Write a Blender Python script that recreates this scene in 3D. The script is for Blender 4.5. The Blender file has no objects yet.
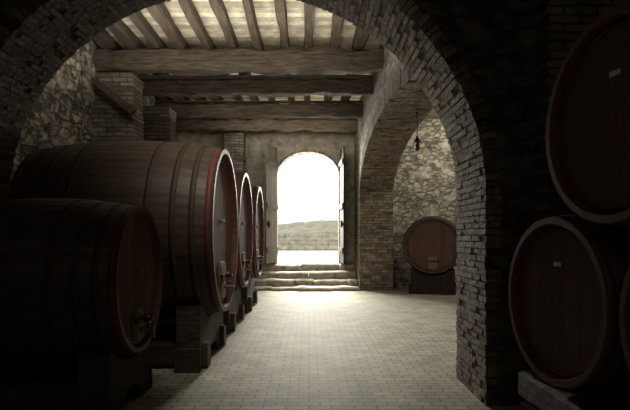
import bpy, bmesh, math, random
from mathutils import Vector, Matrix, noise
random.seed(7)
S=bpy.context.scene
COL=S.collection
try:
    S.view_settings.view_transform='Standard'
except Exception as e: print(e)

# ---------------------------------------------------------------- materials
def new_mat(name):
    m=bpy.data.materials.new(name); m.use_nodes=True
    nt=m.node_tree; nt.nodes.clear()
    o=nt.nodes.new('ShaderNodeOutputMaterial'); b=nt.nodes.new('ShaderNodeBsdfPrincipled')
    nt.links.new(b.outputs[0],o.inputs[0]); return m,nt,b
def N(nt,t,**k):
    n=nt.nodes.new(t)
    for a,v in k.items(): setattr(n,a,v)
    return n
def coords(nt,scale):
    tc=N(nt,'ShaderNodeTexCoord'); mp=N(nt,'ShaderNodeMapping')
    mp.inputs['Scale'].default_value=scale
    nt.links.new(tc.outputs['Object'],mp.inputs[0]); return mp.outputs[0]
def c4(c): return (c[0],c[1],c[2],1)
def noisy(name,c1,c2,scale=(1,1,1),ns=6,detail=8,rough=.8,bump=.3,dist=.02,tint=False,spec=.3,metal=0,contrast=(.3,.7),vor=0,vmin=.55,patch=0):
    m,nt,b=new_mat(name); L=nt.links
    v=coords(nt,scale)
    n=N(nt,'ShaderNodeTexNoise'); n.inputs['Scale'].default_value=ns; n.inputs['Detail'].default_value=detail; n.inputs['Roughness'].default_value=.65
    L.new(v,n.inputs['Vector'])
    r=N(nt,'ShaderNodeValToRGB'); r.color_ramp.elements[0].position=contrast[0]; r.color_ramp.elements[1].position=contrast[1]
    r.color_ramp.elements[0].color=c4(c1); r.color_ramp.elements[1].color=c4(c2)
    L.new(n.outputs['Fac'],r.inputs[0]); col=r.outputs[0]
    h=n.outputs['Fac']
    if vor:
        w=N(nt,'ShaderNodeTexVoronoi'); w.inputs['Scale'].default_value=vor
        w.feature='DISTANCE_TO_EDGE'
        dn=N(nt,'ShaderNodeVectorMath',operation='MULTIPLY_ADD'); 
        L.new(n.outputs['Color'],dn.inputs[0]); dn.inputs[1].default_value=(.45,.45,.45); L.new(v,dn.inputs[2])
        L.new(dn.outputs[0],w.inputs['Vector'])
        rr=N(nt,'ShaderNodeMapRange'); rr.inputs[2].default_value=.16; rr.inputs[3].default_value=vmin; rr.inputs[4].default_value=1
        L.new(w.outputs['Distance'],rr.inputs[0])
        fac=rr.outputs[0]
        if patch:
            pn=N(nt,'ShaderNodeTexNoise'); pn.inputs['Scale'].default_value=1.3; pn.inputs['Detail'].default_value=6; L.new(v,pn.inputs['Vector'])
            pm=N(nt,'ShaderNodeMapRange'); pm.inputs[1].default_value=.52; pm.inputs[2].default_value=.62; pm.inputs[4].default_value=.75; L.new(pn.outputs['Fac'],pm.inputs[0])
            mf=N(nt,'ShaderNodeMix'); L.new(pm.outputs[0],mf.inputs[0]); L.new(fac,mf.inputs[2]); mf.inputs[3].default_value=1.1; fac=mf.outputs[0]
        mx=N(nt,'ShaderNodeVectorMath',operation='SCALE'); L.new(col,mx.inputs[0]); L.new(fac,mx.inputs[3]); col=mx.outputs[0]
        ad=N(nt,'ShaderNodeMath',operation='ADD'); L.new(h,ad.inputs[0]); L.new(fac,ad.inputs[1]); h=ad.outputs[0]
    if tint:
        a=N(nt,'ShaderNodeAttribute',attribute_name='tint')
        mm=N(nt,'ShaderNodeVectorMath',operation='MULTIPLY'); L.new(col,mm.inputs[0]); L.new(a.outputs['Color'],mm.inputs[1]); col=mm.outputs[0]
    L.new(col,b.inputs['Base Color'])
    b.inputs['Roughness'].default_value=rough; b.inputs['Specular IOR Level'].default_value=spec; b.inputs['Metallic'].default_value=metal
    if bump:
        bp=N(nt,'ShaderNodeBump'); bp.inputs['Strength'].default_value=bump; bp.inputs['Distance'].default_value=dist
        L.new(h,bp.inputs['Height']); L.new(bp.outputs[0],b.inputs['Normal'])
    return m
def brickmat(name,c1,c2,mortar,bw,bh,rot=None,rough=.8,bump=.6,ms=.012,spec=.3,swap=None,offset=.5,dirt=.5,warp=.03):
    m,nt,b=new_mat(name); L=nt.links
    tc=N(nt,'ShaderNodeTexCoord'); src=tc.outputs['Object']
    if swap:
        sp=N(nt,'ShaderNodeSeparateXYZ'); cb=N(nt,'ShaderNodeCombineXYZ'); L.new(src,sp.inputs[0])
        L.new(sp.outputs[swap[0]],cb.inputs[0]); L.new(sp.outputs[swap[1]],cb.inputs[1]); src=cb.outputs[0]
    nz=N(nt,'ShaderNodeTexNoise'); nz.inputs['Scale'].default_value=3; nz.inputs['Detail'].default_value=8; L.new(tc.outputs['Object'],nz.inputs['Vector'])
    wb=N(nt,'ShaderNodeVectorMath',operation='MULTIPLY_ADD'); L.new(nz.outputs['Color'],wb.inputs[0]); wb.inputs[1].default_value=(warp,warp,0); L.new(src,wb.inputs[2])
    t=N(nt,'ShaderNodeTexBrick'); t.offset=offset
    t.inputs['Color1'].default_value=c4(c1); t.inputs['Color2'].default_value=c4(c2); t.inputs['Mortar'].default_value=c4(mortar)
    t.inputs['Scale'].default_value=1; t.inputs['Brick Width'].default_value=bw; t.inputs['Row Height'].default_value=bh
    t.inputs['Mortar Size'].default_value=ms; t.inputs['Mortar Smooth'].default_value=.3
    L.new(wb.outputs[0],t.inputs['Vector'])
    mr=N(nt,'ShaderNodeMapRange'); mr.inputs[1].default_value=.3; mr.inputs[2].default_value=.7; mr.inputs[3].default_value=1-dirt; mr.inputs[4].default_value=1.15
    L.new(nz.outputs['Fac'],mr.inputs[0])
    mx=N(nt,'ShaderNodeVectorMath',operation='SCALE'); L.new(t.outputs['Color'],mx.inputs[0]); L.new(mr.outputs[0],mx.inputs[3])
    L.new(mx.outputs[0],b.inputs['Base Color']); b.inputs['Roughness'].default_value=rough; b.inputs['Specular IOR Level'].default_value=spec
    n2=N(nt,'ShaderNodeTexNoise'); n2.inputs['Scale'].default_value=25; n2.inputs['Detail'].default_value=5; L.new(tc.outputs['Object'],n2.inputs['Vector'])
    iv=N(nt,'ShaderNodeMath',operation='MULTIPLY_ADD'); iv.inputs[1].default_value=-1; L.new(t.outputs['Fac'],iv.inputs[0]); L.new(n2.outputs['Fac'],iv.inputs[2])
    bp=N(nt,'ShaderNodeBump'); bp.inputs['Strength'].default_value=bump; bp.inputs['Distance'].default_value=.012
    L.new(iv.outputs[0],bp.inputs['Height']); L.new(bp.outputs[0],b.inputs['Normal'])
    return m

M_stave=noisy('stave_wood',(.042,.027,.020),(.080,.053,.039),(1.2,9,9),3,6,.5,.12,.008,tint=True,spec=.28)
M_head=noisy('head_wood',(.085,.047,.034),(.145,.084,.062),(9,9,1.2),3,6,.8,.2,.01,tint=True,spec=.08)
M_headr=noisy('head_wood_dark',(.085,.047,.037),(.14,.080,.063),(9,9,1.2),3,6,.65,.2,.01,tint=True,spec=.2)
M_red=noisy('dull_red_rim',(.075,.026,.021),(.125,.044,.035),(3,3,3),5,5,.55,.1,.005,spec=.2)
M_hoop=noisy('hoop_iron',(.036,.024,.018),(.062,.043,.033),(4,4,4),8,5,.6,.15,.004,spec=.2,metal=0)
M_iron=noisy('black_iron',(.012,.012,.012),(.03,.028,.025),(4,4,4),8,5,.5,.15,.004,metal=.5)
M_brass=noisy('aged_brass',(.12,.10,.07),(.22,.19,.14),(4,4,4),8,5,.45,.1,.004,metal=.7)
M_hatch=noisy('hatch_wood',(.13,.09,.065),(.24,.18,.135),(9,9,1.5),3,6,.8,.2,.01,spec=.1)
M_label=noisy('paper_label',(.55,.53,.46),(.7,.68,.6),(2,2,2),8,3,.7,0)
M_stand=noisy('stand_timber',(.032,.025,.019),(.095,.074,.057),(2,2,6),4,9,.85,.6,.03,spec=.15)
M_standd=noisy('stand_timber_dark',(.02,.015,.012),(.05,.038,.03),(3,3,3),4,8,.95,.4,.02,spec=.0)
M_beam=noisy('old_beam',(.035,.026,.019),(.165,.128,.096),(1,7,7),3,12,.85,1.0,.06)
M_joist=noisy('joist_wood',(.03,.021,.015),(.10,.075,.055),(7,1,7),3,10,.85,.8,.03)
M_board=noisy('ceiling_board',(.42,.37,.28),(.97,.90,.73),(3,3,3),2,8,.85,.4,.02,tint=True)
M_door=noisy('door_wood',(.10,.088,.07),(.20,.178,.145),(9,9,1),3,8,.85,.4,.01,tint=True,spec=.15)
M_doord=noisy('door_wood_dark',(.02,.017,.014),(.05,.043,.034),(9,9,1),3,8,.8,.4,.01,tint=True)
M_brk=noisy('old_brick',(.05,.039,.029),(.25,.20,.15),(1,1,1),17,14,.9,1.0,.04,tint=True)
M_brks=noisy('old_brick_pale',(.08,.064,.048),(.36,.30,.23),(1,1,1),14,14,.9,1.0,.04,tint=True)
M_mortar=noisy('lime_mortar',(.045,.037,.028),(.13,.108,.08),(1,1,1),9,12,.95,1.0,.03)
M_rubble=noisy('rubble_stone',(.11,.092,.07),(.52,.46,.37),(1,1,1.6),5,14,.95,1.0,.06,vor=4.2,vmin=.4,contrast=(.32,.68),patch=1)
M_bayw=noisy('worn_bay_masonry',(.17,.148,.115),(.64,.575,.465),(1,1,1.8),5,14,.95,1.0,.05,vor=4.5,vmin=.45,contrast=(.3,.7),patch=1)
M_plaster=noisy('rough_plaster',(.15,.13,.10),(.48,.43,.345),(1,1,1),4,12,.95,1.0,.08)
M_dark=noisy('dark_masonry',(.055,.044,.035),(.17,.14,.11),(1,1,1.6),4,14,.95,1.0,.08,vor=4,vmin=.6,patch=1)  # dark mottled masonry, used on the front arch wall and near room
M_bwx=brickmat('brick_wall_front',(.15,.12,.095),(.22,.18,.14),(.07,.058,.045),.27,.075,swap=(0,2))
M_bwy=brickmat('brick_wall_side',(.17,.138,.10),(.44,.375,.285),(.07,.058,.042),.27,.08,swap=(1,2),warp=.02,bump=1,ms=.014)
M_bwl=brickmat('brick_pier_worn',(.13,.108,.083),(.25,.21,.16),(.08,.067,.05),.27,.085,swap=(0,2),warp=.06,bump=1)
M_floor=brickmat('floor_tiles',(.48,.437,.355),(.36,.325,.26),(.15,.133,.102),.20,.10,rough=.72,bump=.15,ms=.008,spec=.16,dirt=.3,warp=.004)
M_step=noisy('worn_stone_step',(.24,.21,.165),(.62,.57,.475),(1,1,1),6,12,.85,1.0,.04)
M_grass=noisy('dry_grass',(.13,.13,.10),(.32,.31,.24),(1,1,1),2.5,12,.95,.5,.1)
M_ground=noisy('pale_gravel',(.5,.48,.42),(.75,.72,.64),(1,1,1),8,9,.9,.3,.02)
M_rwall=brickmat('garden_wall_stone',(.34,.33,.27),(.29,.28,.225),(.22,.21,.17),2.3,.25,swap=(0,2),ms=.025)

# ---------------------------------------------------------------- helpers
def finish(bm,name,mats,loc=(0,0,0),smooth=False,parent=None,normals=True):
    if normals: bmesh.ops.recalc_face_normals(bm,faces=bm.faces)
    me=bpy.data.meshes.new(name); bm.to_mesh(me); bm.free()
    for m in (mats if isinstance(mats,(list,tuple)) else [mats]): me.materials.append(m)
    if smooth:
        for p in me.polygons: p.use_smooth=True
    o=bpy.data.objects.new(name,me); COL.objects.link(o); o.location=loc
    if parent: o.parent=parent
    return o
def tintlayer(bm): return bm.loops.layers.float_color.new('tint')
def hexa(bm,pts,mi=0,tl=None,t=1):
    vs=[bm.verts.new(p) for p in pts]
    for f in ((0,1,2,3),(7,6,5,4),(0,4,5,1),(1,5,6,2),(2,6,7,3),(3,7,4,0)):
        fc=bm.faces.new([vs[i] for i in f]); fc.material_index=mi
        if tl:
            for l in fc.loops: l[tl]=(t,t,t,1) if not isinstance(t,tuple) else t
def box(bm,x0,x1,y0,y1,z0,z1,mi=0,tl=None,t=1):
    hexa(bm,[(x0,y0,z0),(x1,y0,z0),(x1,y1,z0),(x0,y1,z0),(x0,y0,z1),(x1,y0,z1),(x1,y1,z1),(x0,y1,z1)],mi,tl,t)
def roundtimber(bm,p0,p1,w,h,seg=14,jit=.02,seed=0):
    p0=Vector(p0);p1=Vector(p1);d=(p1-p0).normalized()
    up=Vector((0,0,1)) if abs(d.z)<.9 else Vector((1,0,0))
    s=d.cross(up).normalized(); u=s.cross(d)
    sec=[(-.5,-.36),(-.36,-.5),(.36,-.5),(.5,-.36),(.5,.36),(.36,.5),(-.36,.5),(-.5,.36)]
    rings=[]
    for i in range(seg+1):
        c=p0.lerp(p1,i/seg); r=[]
        for k,(a,b) in enumerate(sec):
            q=noise.noise(Vector((i*.5+seed,k*.7,seed*3.1)))*jit*2
            q2=noise.noise(Vector((i*.3+seed*2,9,seed)))*jit*1.5
            r.append(bm.verts.new(c+s*(a*w+q*a)+u*(b*h+q*b*1.5+q2)))
        rings.append(r)
    for i in range(seg):
        for k in range(8): bm.faces.new((rings[i][k],rings[i][(k+1)%8],rings[i+1][(k+1)%8],rings[i+1][k]))
    bm.faces.new(rings[0]); bm.faces.new(rings[-1][::-1])
def struct(o): o['kind']='structure'; return o
def tag(o,label,cat,group=None):
    o['label']=label; o['category']=cat
    if group: o['group']=group
    return o
def gridwall(name,mat,mp,u0,u1,v0,v1,amp,step=.12,fr=1.3):
    bm=bmesh.new(); nu=max(2,int((u1-u0)/step)); nv=max(2,int((v1-v0)/step)); g=[]
    for i in range(nu+1):
        r=[]
        for j in range(nv+1):
            u=u0+(u1-u0)*i/nu; v=v0+(v1-v0)*j/nv
            q=Vector((u*fr,v*fr,amp*50))
            d=(noise.noise(q)+.5*noise.noise(q*2.7)+.3*noise.noise(q*6))*amp
            r.append(bm.verts.new(mp(u,v,d)))
        g.append(r)
    for i in range(nu):
        for j in range(nv): bm.faces.new((g[i][j],g[i+1][j],g[i+1][j+1],g[i][j+1]))
    return struct(finish(bm,name,mat,smooth=True))
def roughpier(name,mat,x0,x1,y0,y1,z0,z1,amp=.04,step=.1):
    bm=bmesh.new(); bmesh.ops.create_cube(bm,size=1)
    for v in bm.verts: v.co=Vector((x0 if v.co.x<0 else x1,y0 if v.co.y<0 else y1,z0 if v.co.z<0 else z1))
    for ax,(a,b) in enumerate(((x0,x1),(y0,y1),(z0,z1))):
        n=int((b-a)/step)
        for i in range(1,n):
            co=[0,0,0]; co[ax]=a+(b-a)*i/n; no=[0,0,0]; no[ax]=1
            bmesh.ops.bisect_plane(bm,geom=bm.verts[:]+bm.edges[:]+bm.faces[:],plane_co=co,plane_no=no)
    for v in bm.verts:
        p=v.co*2.5; v.co+=Vector((noise.noise(p)+.5*noise.noise(p*3),noise.noise(p+Vector((9,0,0)))+.5*noise.noise(p*3),0))*amp
    return struct(finish(bm,name,mat))
def archwall(name,mats,mp,u0,u1,top,cu,a,spring,b,t0,t1,zb=0,n=40,clip=None):
    bm=bmesh.new()
    pr=[(cu-a,zb)]+[(cu-a*math.cos(math.pi*i/n),spring+b*math.sin(math.pi*i/n)) for i in range(n+1)]+[(cu+a,zb)]
    if clip is not None:
        th=math.acos((cu-clip)/a); pr=[(clip,top),(clip,spring+b*math.sin(th))]+[p for p in pr if p[0]>clip+.01]
    def quad(p,mi):
        f=bm.faces.new([bm.verts.new(q) for q in p]); f.material_index=mi
    for t,mi in ((t0,0),(t1,1)):
        if clip is None and cu-a-u0>.001: quad([mp(u0,t,0),mp(cu-a,t,0),mp(cu-a,t,top),mp(u0,t,top)],mi)
        quad([mp(cu+a,t,0),mp(u1,t,0),mp(u1,t,top),mp(cu+a,t,top)],mi)
        for i in range(1,len(pr)-2):
            quad([mp(pr[i][0],t,pr[i][1]),mp(pr[i+1][0],t,pr[i+1][1]),mp(pr[i+1][0],t,top),mp(pr[i][0],t,top)],mi)
    for i in range(len(pr)-1):
        quad([mp(pr[i][0],t0,pr[i][1]),mp(pr[i+1][0],t0,pr[i+1][1]),mp(pr[i+1][0],t1,pr[i+1][1]),mp(pr[i][0],t1,pr[i][1])],2)
    quad([mp(u0,t0,top),mp(u1,t0,top),mp(u1,t1,top),mp(u0,t1,top)],0)
    quad([mp(u1,t0,0),mp(u1,t1,0),mp(u1,t1,top),mp(u1,t0,top)],0)
    bmesh.ops.remove_doubles(bm,verts=bm.verts,dist=.0001)
    return struct(finish(bm,name,mats))
def archbricks(name,mat,mp,cu,a,spring,b,t0,t1,course=.06,ring=.27,blen=.25,sides=(1,1),prot=.016,zb=0,face0=.008,face1=.008,gap=.006,clip=None,jt=.004):
    bm=bmesh.new(); tl=tintlayer(bm)
    pts=[]
    if sides[0]:
        k=int((spring-zb)/.04)
        pts+=[(cu-a,zb+(spring-zb)*i/k,-1,0) for i in range(k)]
    n=400
    for i in range(n+1):
        th=math.pi*i/n; x=-math.cos(th); z=math.sin(th)
        nx,nz=x/a,z/b; l=math.hypot(nx,nz)
        if clip is not None and cu+a*x<clip: continue
        pts.append((cu+a*x,spring+b*z,nx/l,nz/l))
    if sides[1]:
        k=int((spring-zb)/.04)
        pts+=[(cu+a,spring-(spring-zb)*i/k,1,0) for i in range(1,k+1)]
    s=[0]
    for p,q in zip(pts,pts[1:]): s.append(s[-1]+math.hypot(q[0]-p[0],q[1]-p[1]))
    def at(v):
        v=max(0,min(s[-1],v)); lo,hi=0,len(s)-1
        while hi-lo>1:
            m=(lo+hi)//2
            if s[m]<=v: lo=m
            else: hi=m
        f=(v-s[lo])/(s[hi]-s[lo]+1e-9); p,q=pts[lo],pts[hi]
        return [p[k]*(1-f)+q[k]*f for k in range(4)]
    nc=int(s[-1]/course)
    for i in range(nc):
        sa=s[-1]*i/nc+gap*random.uniform(.3,1.5); sb=s[-1]*(i+1)/nc-gap*random.uniform(.3,1.5)
        edges=[t0-face0]
        sh=random.uniform(-.05,.05)
        e=t0+ (blen if i%2==0 else blen*.5)+sh
        while e<t1-.07: edges.append(e+random.uniform(-.03,.03)); e+=blen
        edges.append(t1+face1)
        for j in range(len(edges)-1):
            ta,tb=edges[j],edges[j+1]-random.uniform(.006,.014)
            if j==0: ta+=random.uniform(0,.010)
            pin=prot*random.uniform(.3,1.1)
            if random.random()<.05: pin=-.004
            rout=ring*random.uniform(.9,1.08) if (j==0 or j==len(edges)-2) else .02
            A=at(sa);B=at(sb); j1=random.uniform(-jt,jt); j2=random.uniform(-jt,jt)
            def P(Q,r,tt): return mp(Q[0]+Q[2]*(r),tt,Q[1]+Q[3]*(r))
            g=random.uniform(.6,1.25); c=(g,g*random.uniform(.93,1.0),g*random.uniform(.86,.98),1)
            hexa(bm,[P(A,-pin+j1,ta),P(B,-pin-j1,ta),P(B,-pin+j2,tb),P(A,-pin-j2,tb),P(A,rout,ta),P(B,rout,ta),P(B,rout,tb),P(A,rout,tb)],0,tl,c)
    return struct(finish(bm,name,mat))

# ---------------------------------------------------------------- barrel
def barrel(label,group,face,axis_deg,L,rh,rb,zc,red=True,headmat=None,hatch=True,labelp=False,ns=52,cat='wine barrel',hoopmat=None):
    a=math.radians(axis_deg); fx,fy=face
    cx=fx-math.cos(a)*L/2; cy=fy-math.sin(a)*L/2
    e=bpy.data.objects.new('wine_barrel',None); COL.objects.link(e); e.empty_display_size=.2
    e.location=(cx,cy,zc-rb); e.rotation_euler=(0,0,a); tag(e,label,cat,group)
    hm=headmat or M_head
    Z=rb
    def rad(x): return rb-(rb-rh)*(abs(2*x/L))**2
    bm=bmesh.new(); tl=tintlayer(bm); chime=.09 if rh>.8 else .065; th=.055 if rh>.8 else .04
    prof=[(-L/2+chime,rh-th-.02),(-L/2,rh-th)]+[(-L/2+L*i/24,rad(-L/2+L*i/24)) for i in range(25)]+[(L/2,rh-th),(L/2-chime,rh-th-.02)]
    sub=4; na=ns*sub; st=[random.uniform(.85,1.12) for _ in range(ns)]; rings=[]
    for (x,r) in prof:
        ring=[]
        for k in range(na):
            th_=2*math.pi*k/na; rr=r-(.004 if k%sub==0 else 0)
            ring.append(bm.verts.new((x,rr*math.cos(th_),Z+rr*math.sin(th_))))
        rings.append(ring)
    for i in range(len(prof)-1):
        for k in range(na):
            f=bm.faces.new((rings[i][k],rings[i][(k+1)%na],rings[i+1][(k+1)%na],rings[i+1][k]))
            g=st[k//sub]; 
            for l in f.loops: l[tl]=(g,g,g,1)
            f.material_index=1 if (red and (i<=1 or i>=len(prof)-3)) else 0
            f.smooth = 2<=i<=len(prof)-4
    finish(bm,'staves',[M_stave,M_red],parent=e)
    for sgn,nm in ((1,'head'),(-1,'back_head')):
        bm=bmesh.new(); tl=tintlayer(bm); R=rh-th-.004; n=max(7,int(2*R/.15)); w=2*R/n
        x1=sgn*(L/2-chime+.012); x0=x1-sgn*.04
        for k in range(n):
            y0=-R+k*w+.002; y1=-R+(k+1)*w-.002; m=6; g=random.uniform(.85,1.12)
            top=[]; bot=[]
            for q in range(m+1):
                y=y0+(y1-y0)*q/m; h=math.sqrt(max(0,R*R-y*y))
                top.append((y,Z+h)); bot.append((y,Z-h))
            loop=bot+top[::-1]
            va=[bm.verts.new((x1,p[0],p[1])) for p in loop]; vb=[bm.verts.new((x0,p[0],p[1])) for p in loop]
            fs=[bm.faces.new(va),bm.faces.new(vb[::-1])]
            for q in range(len(loop)):
                fs.append(bm.faces.new((va[q],va[(q+1)%len(loop)],vb[(q+1)%len(loop)],vb[q])))
            for f in fs:
                for l in f.loops: l[tl]=(g,g,g,1)
        o=finish(bm,nm,hm,parent=e)
    xf=L/2-chime+.012
    def ringmesh(nm,x0,x1,ri0,ro0,ri1,ro1,mat,seg=96):
        bm=bmesh.new(); R4=[(x0,ri0),(x0,ro0),(x1,ro1),(x1,ri1)]; rr=[]
        for k in range(seg):
            t=2*math.pi*k/seg; rr.append([bm.verts.new((x,r*math.cos(t),Z+r*math.sin(t))) for x,r in R4])
        for k in range(seg):
            for q in range(4):
                f=bm.faces.new((rr[k][q],rr[k][(q+1)%4],rr[(k+1)%seg][(q+1)%4],rr[(k+1)%seg][q])); f.smooth=(q in(1,3))
        return finish(bm,nm,mat,parent=e)
    ringmesh('head_ring',xf-.002,xf+.016,(rh-th)*.91,(rh-th)*.945,(rh-th)*.915,(rh-th)*.94,M_red if red else M_hoop)
    hw=.065 if rh>.8 else .045
    for fpos in (.475,.40,.31,.19):
        for sg in (1,-1):
            x=sg*fpos*L; xa=x-hw/2; xb=x+hw/2
            mt=M_red if (fpos==.475 and red) else (hoopmat or M_hoop)
            ringmesh('hoop',xa,xb,rad(xa)-.012,rad(xa)+.0015,rad(xb)-.012,rad(xb)+.0015,mt)
    if hatch:
        k=rh
        bm=bmesh.new(); zb=Z-.84*k; zt=Z-.40*k; w0=.13*k; w1=.17*k
        pts=[(-w0,zb),(w0,zb),(w1,zt-.05*k),(w1*.7,zt),(-w1*.7,zt),(-w1,zt-.05*k)]
        va=[bm.verts.new((xf+.035,p[0],p[1])) for p in pts]; vb=[bm.verts.new((xf-.01,p[0]*1.15,(p[1]-(zb+zt)/2)*1.1+(zb+zt)/2)) for p in pts]
        bm.faces.new(va); bm.faces.new(vb[::-1])
        for q in range(6): bm.faces.new((va[q],va[(q+1)%6],vb[(q+1)%6],vb[q]))
        finish(bm,'hatch',M_hatch,parent=e)
        bm=bmesh.new(); zm=(zb+zt)/2+.06*k; box(bm,xf+.03,xf+.065,-.25*k,.25*k,zm-.025*k,zm+.025*k)
        finish(bm,'hatch_bar',M_iron,parent=e)
        bm=bmesh.new()
        bmesh.ops.create_cone(bm,cap_ends=True,segments=16,radius1=.022*k+.006,radius2=.018*k+.004,depth=.08,matrix=Matrix.Translation((xf+.10,0,zm))@Matrix.Rotation(math.pi/2,4,'Y'))
        box(bm,xf+.125,xf+.14,-.06*k,.06*k,zm-.01,zm+.01)
        finish(bm,'hatch_bolt',M_iron,parent=e)
        bm=bmesh.new(); zt2=Z-.70*k
        bmesh.ops.create_cone(bm,cap_ends=True,segments=16,radius1=.02,radius2=.016,depth=.14,matrix=Matrix.Translation((xf+.09,0,zt2))@Matrix.Rotation(math.pi/2,4,'Y'))
        bmesh.ops.create_cone(bm,cap_ends=True,segments=16,radius1=.014,radius2=.018,depth=.08,matrix=Matrix.Translation((xf+.145,0,zt2-.035)))
        bmesh.ops.create_cone(bm,cap_ends=True,segments=12,radius1=.008,radius2=.008,depth=.06,matrix=Matrix.Translation((xf+.11,0,zt2+.035)))
        box(bm,xf+.10,xf+.12,-.03,.03,zt2+.06,zt2+.072)
        finish(bm,'tap',M_brass,parent=e)
        bm=bmesh.new(); zg=Z+.12*k
        bmesh.ops.create_cone(bm,cap_ends=True,segments=20,radius1=.03*k,radius2=.02*k,depth=.04,matrix=Matrix.Translation((xf+.015,0,zg))@Matrix.Rotation(math.pi/2,4,'Y'))
        finish(bm,'sampling_plug',M_brass,parent=e)
    if labelp:
        bm=bmesh.new(); box(bm,xf-.001,xf+.004,-.04,.04,Z+labelp-.014,Z+labelp+.014)
        finish(bm,'paper_label',M_label,parent=e)
    return e
def stand(label,group,face,axis_deg,L,rh,rb,zc,mat=None,notch=.17,step=True):
    mat=mat or M_stand
    a=math.radians(axis_deg); fx,fy=face
    cx=fx-math.cos(a)*L/2; cy=fy-math.sin(a)*L/2
    e=bpy.data.objects.new('barrel_stand',None); COL.objects.link(e); e.empty_display_size=.2
    e.location=(cx,cy,0); e.rotation_euler=(0,0,a); tag(e,label,'barrel stand',group)
    W=rb*.70; hx=.13
    for sg in (1,-1):
        x=sg*L*.36; r=rb-(rb-rh)*(abs(2*(x-sg*hx)/L))**2+.008
        bm=bmesh.new(); n=16; am=math.asin(min(.95,W*.86/r)); top=[]
        for i in range(n+1):
            t=-am+2*am*i/n; top.append((r*math.sin(t),zc-r*math.cos(t)))
        zt=top[0][1]
        def zbot(y):
            return notch*math.sqrt(max(0,1-(y/(W*.5))**2)) if abs(y)<W*.5 else 0
        ys=sorted(set([-W,W]+[t[0] for t in top]+[W*.5*math.cos(math.pi*i/12) for i in range(13)]))
        def ztop(y):
            if abs(y)>=W*.86: return zt
            return zc-math.sqrt(r*r-y*y)
        for ya,yb in zip(ys,ys[1:]):
            if yb-ya<1e-4: continue
            xa,xb=x-hx,x+hx
            hexa(bm,[(xa,ya,zbot(ya)),(xb,ya,zbot(ya)),(xb,yb,zbot(yb)),(xa,yb,zbot(yb)),(xa,ya,ztop(ya)),(xb,ya,ztop(ya)),(xb,yb,ztop(yb)),(xa,yb,ztop(yb))])
        if step:
            for s2 in (1,-1):
                ya,yb=sorted((s2*W,s2*(W+.05)))
                box(bm,x-hx-.01,x+hx+.01,ya,yb,0,zt*.36)
        bmesh.ops.remove_doubles(bm,verts=bm.verts,dist=.0005)
        finish(bm,'saddle',mat,parent=e)
    for sg in (1,-1):
        bm=bmesh.new(); y=sg*W*.72
        roundtimber(bm,(-L*.5+.12,y,.15),(L*.5-.12,y,.15),.18,.28,seg=10,jit=.012,seed=y)
        finish(bm,'rail',mat,parent=e)
    return e

gA='oak casks along the aisle'; gS='cask cradles along the aisle'
specs=[((-1.47,4.6),1.6,.635,.715,1.12,'smallest dark oak cask with dull red rim on timber cradle',48),
       ((-1.02,6.5),2.22,1.0,1.105,1.57,'huge dark oak cask with red rim on a cradle',60),
       ((-1.04,8.72),2.3,.95,1.04,1.60,'large oak cask with red rim beside the huge cask',56),
       ((-1.02,10.9),2.3,.94,1.03,1.58,'large oak cask with red rim standing by the doorway steps',56)]
for f,L,rh,rb,zc,lab,ns in specs:
    barrel(lab,gA,f,0,L,rh,rb,zc,ns=ns)
    stand('heavy worn timber cradle under an oak cask',gS,f,0,L,rh,rb,zc)
gR='casks stacked beside the brick pier'
barrel('dark cask with red rim on the rack beside the brick pier',gR,(1.575,3.4),187,1.3,.545,.60,1.075,headmat=M_headr,hatch=False,labelp=.24,ns=40)
barrel('dark cask with red rim at the far end of the rack',gR,(1.70,2.2),187,1.3,.545,.60,1.075,headmat=M_headr,hatch=False,ns=40)
barrel('dark cask with red rim resting on top of two others',gR,(1.60,2.8),187,1.3,.57,.62,2.14,headmat=M_headr,hatch=False,labelp=.24,ns=40)
e=bpy.data.objects.new('barrel_rack',None); COL.objects.link(e); e.location=(1.9,2.8,0); tag(e,'low timber rack carrying stacked casks','barrel rack')
for i,(x,h) in enumerate(((-.18,.0),(.70,.0))):
    bm=bmesh.new(); roundtimber(bm,(x,-1.7,.36),(x,1.22,.36),.2,.21,seg=14,jit=.01,seed=i+3); finish(bm,'rack_beam',M_stand,parent=e)
for y in (-1.4,0.0,1.0):
    bm=bmesh.new(); box(bm,-.32,.86,y-.11,y+.11,0,.262); bmesh.ops.bevel(bm,geom=bm.edges[:],offset=.015,segments=1,affect='EDGES'); finish(bm,'rack_sleeper',M_standd,parent=e)
for (by) in (-.6,.6):
    for sx in (-.18,.70):
        for sg in (-1,1):
            bm=bmesh.new(); y=by+.06+sg*.26
            hexa(bm,[(sx-.08,y-.09,.46),(sx+.08,y-.09,.46),(sx+.08,y+.09,.46),(sx-.08,y+.09,.46),
                     (sx-.08,y-.09,.46+(.10 if sg<0 else .02)),(sx+.08,y-.09,.46+(.10 if sg<0 else .02)),(sx+.08,y+.09,.46+(.10 if sg>0 else .02)),(sx-.08,y+.09,.46+(.10 if sg>0 else .02))])
            finish(bm,'wedge',M_standd,parent=e)
barrel('weathered oak cask in the side bay against rough stone wall','cask in the side bay',(3.16,13.3),256,1.3,.71,.79,1.25,ns=44,red=False,headmat=M_head)
stand('dark timber cradle under the cask in the side bay','cradle in the side bay',(3.16,13.3),256,1.3,.71,.79,1.25,mat=M_standd,notch=.02)

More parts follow.
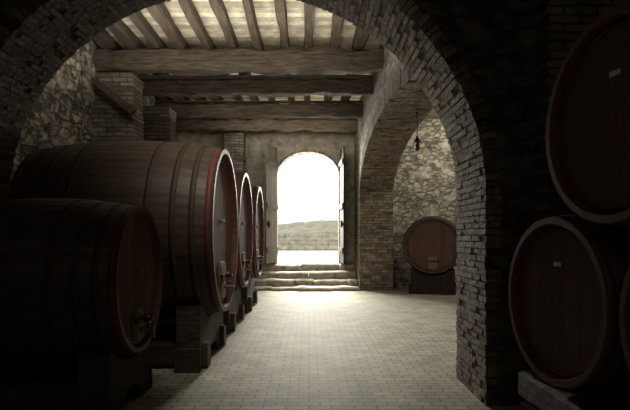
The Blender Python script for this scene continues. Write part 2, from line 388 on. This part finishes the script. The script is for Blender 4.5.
# ---------------------------------------------------------------- structure
ID=lambda u,t,z:(u,t,z)
SW=lambda u,t,z:(t,u,z)
bm=bmesh.new(); box(bm,-4.4,6.4,-3,16.3,-.15,0); struct(finish(bm,'floor',M_floor))
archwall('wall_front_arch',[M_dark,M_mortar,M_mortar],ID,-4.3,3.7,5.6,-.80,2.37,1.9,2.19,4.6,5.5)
archbricks('trim_1',M_brk,ID,-.80,2.37,1.9,2.19,4.6,5.5,ring=.13)
archwall('wall_right',[M_bwy,M_plaster,M_mortar],SW,5.5,16.0,5.6,9.85,4.55,2.65,1.25,1.40,2.33,clip=5.5)
archbricks('trim_2',M_brks,SW,9.85,4.55,2.65,1.25,1.40,2.33,course=.08,sides=(0,1),clip=5.52,prot=.022,jt=.006,gap=.008)
archwall('wall_back',[M_plaster,M_plaster,M_plaster],ID,-4.3,6.3,5.6,-.03,.96,3.36,.74,16.0,16.45,zb=.5,n=24)
archbricks('trim_3',M_brks,ID,-.03,.96,3.36,.74,16.0,16.45,course=.08,ring=.06,prot=.012,zb=.68)
gridwall('wall_left',M_rubble,lambda u,v,d:(-4.0+d,u,v),5.4,16.1,0,5.5,.12)
gridwall('wall_bay_back',M_bayw,lambda u,v,d:(u,15.1-d,v),2.3,6.3,0,5.2,.06)
bm=bmesh.new(); box(bm,6.1,6.3,5.4,16,0,5.2); struct(finish(bm,'wall_bay_side',M_plaster))
bm=bmesh.new(); box(bm,2.2,6.3,5.4,16,4.9,5.1); struct(finish(bm,'ceiling_bay',M_plaster))
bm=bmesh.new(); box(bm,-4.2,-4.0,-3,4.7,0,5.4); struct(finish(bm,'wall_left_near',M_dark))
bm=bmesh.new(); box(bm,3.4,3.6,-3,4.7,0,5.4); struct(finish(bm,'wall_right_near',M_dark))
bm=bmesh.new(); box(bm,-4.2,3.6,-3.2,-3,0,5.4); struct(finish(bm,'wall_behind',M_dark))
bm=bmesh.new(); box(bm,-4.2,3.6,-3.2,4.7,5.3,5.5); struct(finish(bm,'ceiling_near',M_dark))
bm=bmesh.new(); box(bm,2.0,3.4,4.36,4.62,0,5.3); struct(finish(bm,'trim_4',M_bwx))
roughpier('trim_5',M_bwl,-4.1,-3.30,9.75,10.35,0,4.57)
roughpier('trim_6',M_bwl,-4.1,-3.30,12.3,12.9,0,4.57)
roughpier('trim_7',M_bwl,-2.5,-1.95,15.4,16.05,0,4.57)
def slab(name,x0,x1,y0,y1,z0,z1,seed):
    """a row of worn stone slabs making one step"""
    bm=bmesh.new(); rnd=random.Random(seed); x=x0
    while x<x1-.05:
        w=min(rnd.uniform(.5,1.2),x1-x)
        if x1-(x+w)<.25: w=x1-x
        zt=z1+rnd.uniform(-.03,.008); yo=y0+rnd.uniform(-.12,.12); n=10; rows=[]
        for i in range(n+1):
            xx=x+.004+(w-.008)*i/n; ed=.02*(1 if i in(0,n) else 0)
            q=noise.noise(Vector((xx*3,seed*3,0)))*.07; qz=noise.noise(Vector((xx*2.5,seed*5,5)))*.025
            rows.append([bm.verts.new(p) for p in [(xx,yo+q+.03,z0),(xx,yo+q+.02+ed,zt-.08+qz),(xx,yo+q+ed,zt-.04+qz),(xx,yo+.06+q+ed,zt+qz-.004-ed*.3),(xx,y1,zt-.002),(xx,y1,z0)]])
        for i in range(n):
            for k in range(6): bm.faces.new((rows[i][k],rows[i][(k+1)%6],rows[i+1][(k+1)%6],rows[i+1][k]))
        bm.faces.new(rows[0]); bm.faces.new(rows[-1][::-1])
        x+=w
    return struct(finish(bm,name,M_step))
slab('floor_step',-1.6,1.38,14.2,16.0,0,.10,1)
slab('floor_step.001',-1.6,1.38,14.75,16.0,.04,.26,2)
slab('floor_step.002',-1.6,1.38,15.25,16.0,.18,.45,3)
slab('floor_step.003',-1.5,1.38,15.75,16.9,.40,.66,4)
bm=bmesh.new(); tl=tintlayer(bm); y=5.45
while y<16.3:
    w=random.uniform(.16,.24); g=random.uniform(.45,1.1); box(bm,-4.2,1.6,y,y+w-.008,5.26+random.uniform(0,.012),5.32,0,tl,g); y+=w
struct(finish(bm,'ceiling',M_board))
bm=bmesh.new(); box(bm,-4.3,1.7,5.3,16.4,5.33,5.5); struct(finish(bm,'ceiling_top',M_dark))
gB='main ceiling beams'
for i,(y,w,h,z) in enumerate(((9.9,.36,.40,4.62),(11.45,.30,.30,4.60),(13.6,.32,.33,4.60),(15.15,.30,.30,4.57))):
    bm=bmesh.new(); roundtimber(bm,(-4.15,y,z+h/2),(1.48,y,z+h/2),w,h,seg=36,jit=.035,seed=i*2.3)
    o=finish(bm,'ceiling_beam',M_beam,smooth=False); tag(o,'massive rough-hewn timber beam carrying the ceiling joists','beam',gB)
for i,(y,z,h) in enumerate(((11.45,4.935,.09),(15.15,4.925,.09),(13.6,4.99,.035))):
    bm=bmesh.new(); roundtimber(bm,(-3.98,y,z+h/2),(1.38,y,z+h/2),.2,h,seg=20,jit=.004,seed=i+30)
    o=finish(bm,'packing_timber',M_beam); tag(o,'thin packing timber lying on a ceiling beam','timber','packing timbers')
x=-3.85;i=0
while x<1.4:
    bm=bmesh.new(); dx=random.uniform(-.07,.07)
    roundtimber(bm,(x+dx,5.45,5.145),(x+random.uniform(-.07,.07),16.05,5.145),random.uniform(.13,.22),.22,seg=26,jit=.03,seed=i*1.7)
    o=finish(bm,'ceiling_joist',M_joist); tag(o,'rough timber joist under the ceiling boards','joist','ceiling joists'); x+=.48;i+=1
bm=bmesh.new(); roundtimber(bm,(-3.90,9.5,4.32),(-3.2,9.5,3.76),.13,.14,seg=6,jit=.01,seed=77)
tag(finish(bm,'brace_timber',M_joist),'short diagonal timber brace against the stone wall','timber')

def leaf(name,hx,ex,mat,mir,zt):
    p0=Vector((hx,15.98,0)); p1=Vector((ex,15.06,0)); d=(p1-p0); Lw=d.length
    bm=bmesh.new(); tl=tintlayer(bm); n=6
    for k in range(n):
        a=Lw*k/n+.003; b=Lw*(k+1)/n-.003
        box(bm,a,b,-.025,.025,.70,zt,0,tl,random.uniform(.8,1.15))
    o=finish(bm,name,mat); o.location=p0; o.rotation_euler=(0,0,math.atan2(d.y,d.x)); struct(o)
    for z in (1.0,2.3,3.6):
        bm=bmesh.new(); tl=tintlayer(bm)
        box(bm,.02,Lw-.03,mir*.025,mir*.06,z,z+.16,0,tl,.9)
        finish(bm,'ledge',mat,parent=o)
        bm=bmesh.new(); box(bm,0,Lw*.75,mir*.06,mir*.07,z+.05,z+.10); finish(bm,'hinge_strap',M_iron,parent=o)
    bm=bmesh.new(); bmesh.ops.create_cone(bm,cap_ends=True,segments=14,radius1=.05,radius2=.05,depth=.02,matrix=Matrix.Translation((Lw-.12,mir*.04,1.85))@Matrix.Rotation(math.pi/2,4,'X'))
    box(bm,Lw-.13,Lw-.11,mir*.04,mir*.09,1.75,1.95); finish(bm,'handle',M_iron,parent=o)
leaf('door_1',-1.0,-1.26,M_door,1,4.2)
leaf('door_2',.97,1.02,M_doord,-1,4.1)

e=bpy.data.objects.new('hanging_lantern',None); COL.objects.link(e); e.location=(2.08,10.0,3.16); e.scale=(.55,.55,.62); tag(e,'black iron lantern hanging under the brick side arch','lantern')
bm=bmesh.new(); bmesh.ops.create_cone(bm,cap_ends=True,segments=10,radius1=.012,radius2=.012,depth=.75,matrix=Matrix.Translation((0,0,.775)))
bmesh.ops.create_cone(bm,cap_ends=True,segments=14,radius1=.06,radius2=.03,depth=.04,matrix=Matrix.Translation((0,0,1.14)))
finish(bm,'rod',M_iron,parent=e)
bm=bmesh.new(); bmesh.ops.create_cone(bm,cap_ends=True,segments=18,radius1=.14,radius2=.035,depth=.14,matrix=Matrix.Translation((0,0,.30)))
bmesh.ops.create_cone(bm,cap_ends=True,segments=18,radius1=.045,radius2=.045,depth=.06,matrix=Matrix.Translation((0,0,.39))); finish(bm,'lamp_cap',M_iron,parent=e)
bm=bmesh.new()
for k in range(4):
    a=math.pi/4+k*math.pi/2; x=.08*math.cos(a);y=.08*math.sin(a); box(bm,x-.01,x+.01,y-.01,y+.01,0,.24)
bmesh.ops.create_cone(bm,cap_ends=True,segments=18,radius1=.07,radius2=.10,depth=.04,matrix=Matrix.Translation((0,0,.0))); finish(bm,'lamp_cage',M_iron,parent=e)
bm=bmesh.new(); bmesh.ops.create_uvsphere(bm,u_segments=14,v_segments=10,radius=.065,matrix=Matrix.Translation((0,0,.13))@Matrix.Diagonal((1,1,1.5,1))); finish(bm,'lamp_glass',M_hoop,parent=e,smooth=True)

# outside
bm=bmesh.new(); box(bm,-16,16,16.45,46,.5,.66); o=finish(bm,'ground_outside',M_ground); struct(o)
bm=bmesh.new(); box(bm,-9,9,30,30.5,.66,1.66); o=finish(bm,'garden_wall',M_rwall); tag(o,'low weathered stone retaining wall outside the doorway','garden wall')
bm=bmesh.new(); nx,ny=60,30; g=[]
for i in range(nx+1):
    xx=-15+30*i/nx
    r=[bm.verts.new((xx,30.55,.66))]
    for j in range(ny+1):
        yy=30.55+14*j/ny
        z=1.6+.95*math.sin(min(1,j/ny*1.5)*math.pi/2)+.07*(xx)+.16*noise.noise(Vector((xx*.6,yy*.6,0)))+.1*noise.noise(Vector((xx*2,yy*2,3)))
        r.append(bm.verts.new((xx,yy,max(z,.7))))
    r.append(bm.verts.new((xx,44.6,.66)))
    g.append(r)
for i in range(nx):
    for j in range(ny+2): bm.faces.new((g[i][j],g[i+1][j],g[i+1][j+1],g[i][j+1]))
    bm.faces.new((g[i][0],g[i][-1],g[i+1][-1],g[i+1][0]))
bm.faces.new(g[0]); bm.faces.new(g[-1][::-1])
o=finish(bm,'grass_slope',M_grass,smooth=False); tag(o,'dry grassy bank above the garden wall','grass bank'); o['kind']='stuff'

# ---------------------------------------------------------------- light
w=bpy.data.worlds.new('sky'); S.world=w; w.use_nodes=True
bg=w.node_tree.nodes['Background']; bg.inputs[0].default_value=(1,.995,.93,1); bg.inputs[1].default_value=2.1
def area(name,loc,to,sx,sy,power,col,spread=180):
    l=bpy.data.lights.new(name,'AREA'); l.shape='RECTANGLE'; l.size=sx; l.size_y=sy; l.energy=power; l.color=col; l.spread=math.radians(spread)
    o=bpy.data.objects.new(name,l); COL.objects.link(o); o.location=loc
    o.rotation_euler=(Vector(to)-Vector(loc)).to_track_quat('-Z','Y').to_euler()
    return o
warm=(1,.95,.80)
area('daylight_door',(-.9,20.5,4.3),(1.4,8,0.4),3.8,3.2,3300,(1,.98,.86))
area('fill_ceiling',(-1.2,8.2,3.9),(-1.2,8.3,6),3.5,1.2,85,warm)  # added upward fill for joists and boards, no lamp stands here
area('fill_ceiling_rear',(-1.2,12.5,4.3),(-1.2,12.6,6),3.5,1.0,20,warm)  # second added upward fill, for the ceiling further back
area('fill_end_wall',(-.6,13.95,4.55),(-.6,16,3.6),3.5,.4,30,warm)  # unseen lamp behind a beam, added to brighten the end wall
area('fill_bay',(4.6,13.2,4.75),(3.2,15,3.4),1.2,1.0,80,warm)  # fill added inside the bay to brighten its back wall
area('fill_left_wall',(-2.7,7.4,4.6),(-4.1,9.2,3.8),.8,.6,9,warm)  # small added fill that lifts the upper left stonework
area('fill_arch',(-.6,4.35,3.95),(.5,9.6,0),1.6,.4,28,warm,spread=100)  # out-of-frame fill added at the arch to lift casks and floor
area('fill_near',(-.5,-2.0,4.6),(-.3,4,1.4),3,2,13,warm)  # weak fill added behind the camera for the foreground

cd=bpy.data.cameras.new('camera'); cam=bpy.data.objects.new('camera',cd); COL.objects.link(cam)
cam.location=(0,0,1.5); cam.rotation_euler=(math.pi/2,0,0); cd.sensor_width=36; cd.lens=29.71
cd.shift_x=6/630; cd.shift_y=31/630; cd.clip_end=200
S.camera=cam
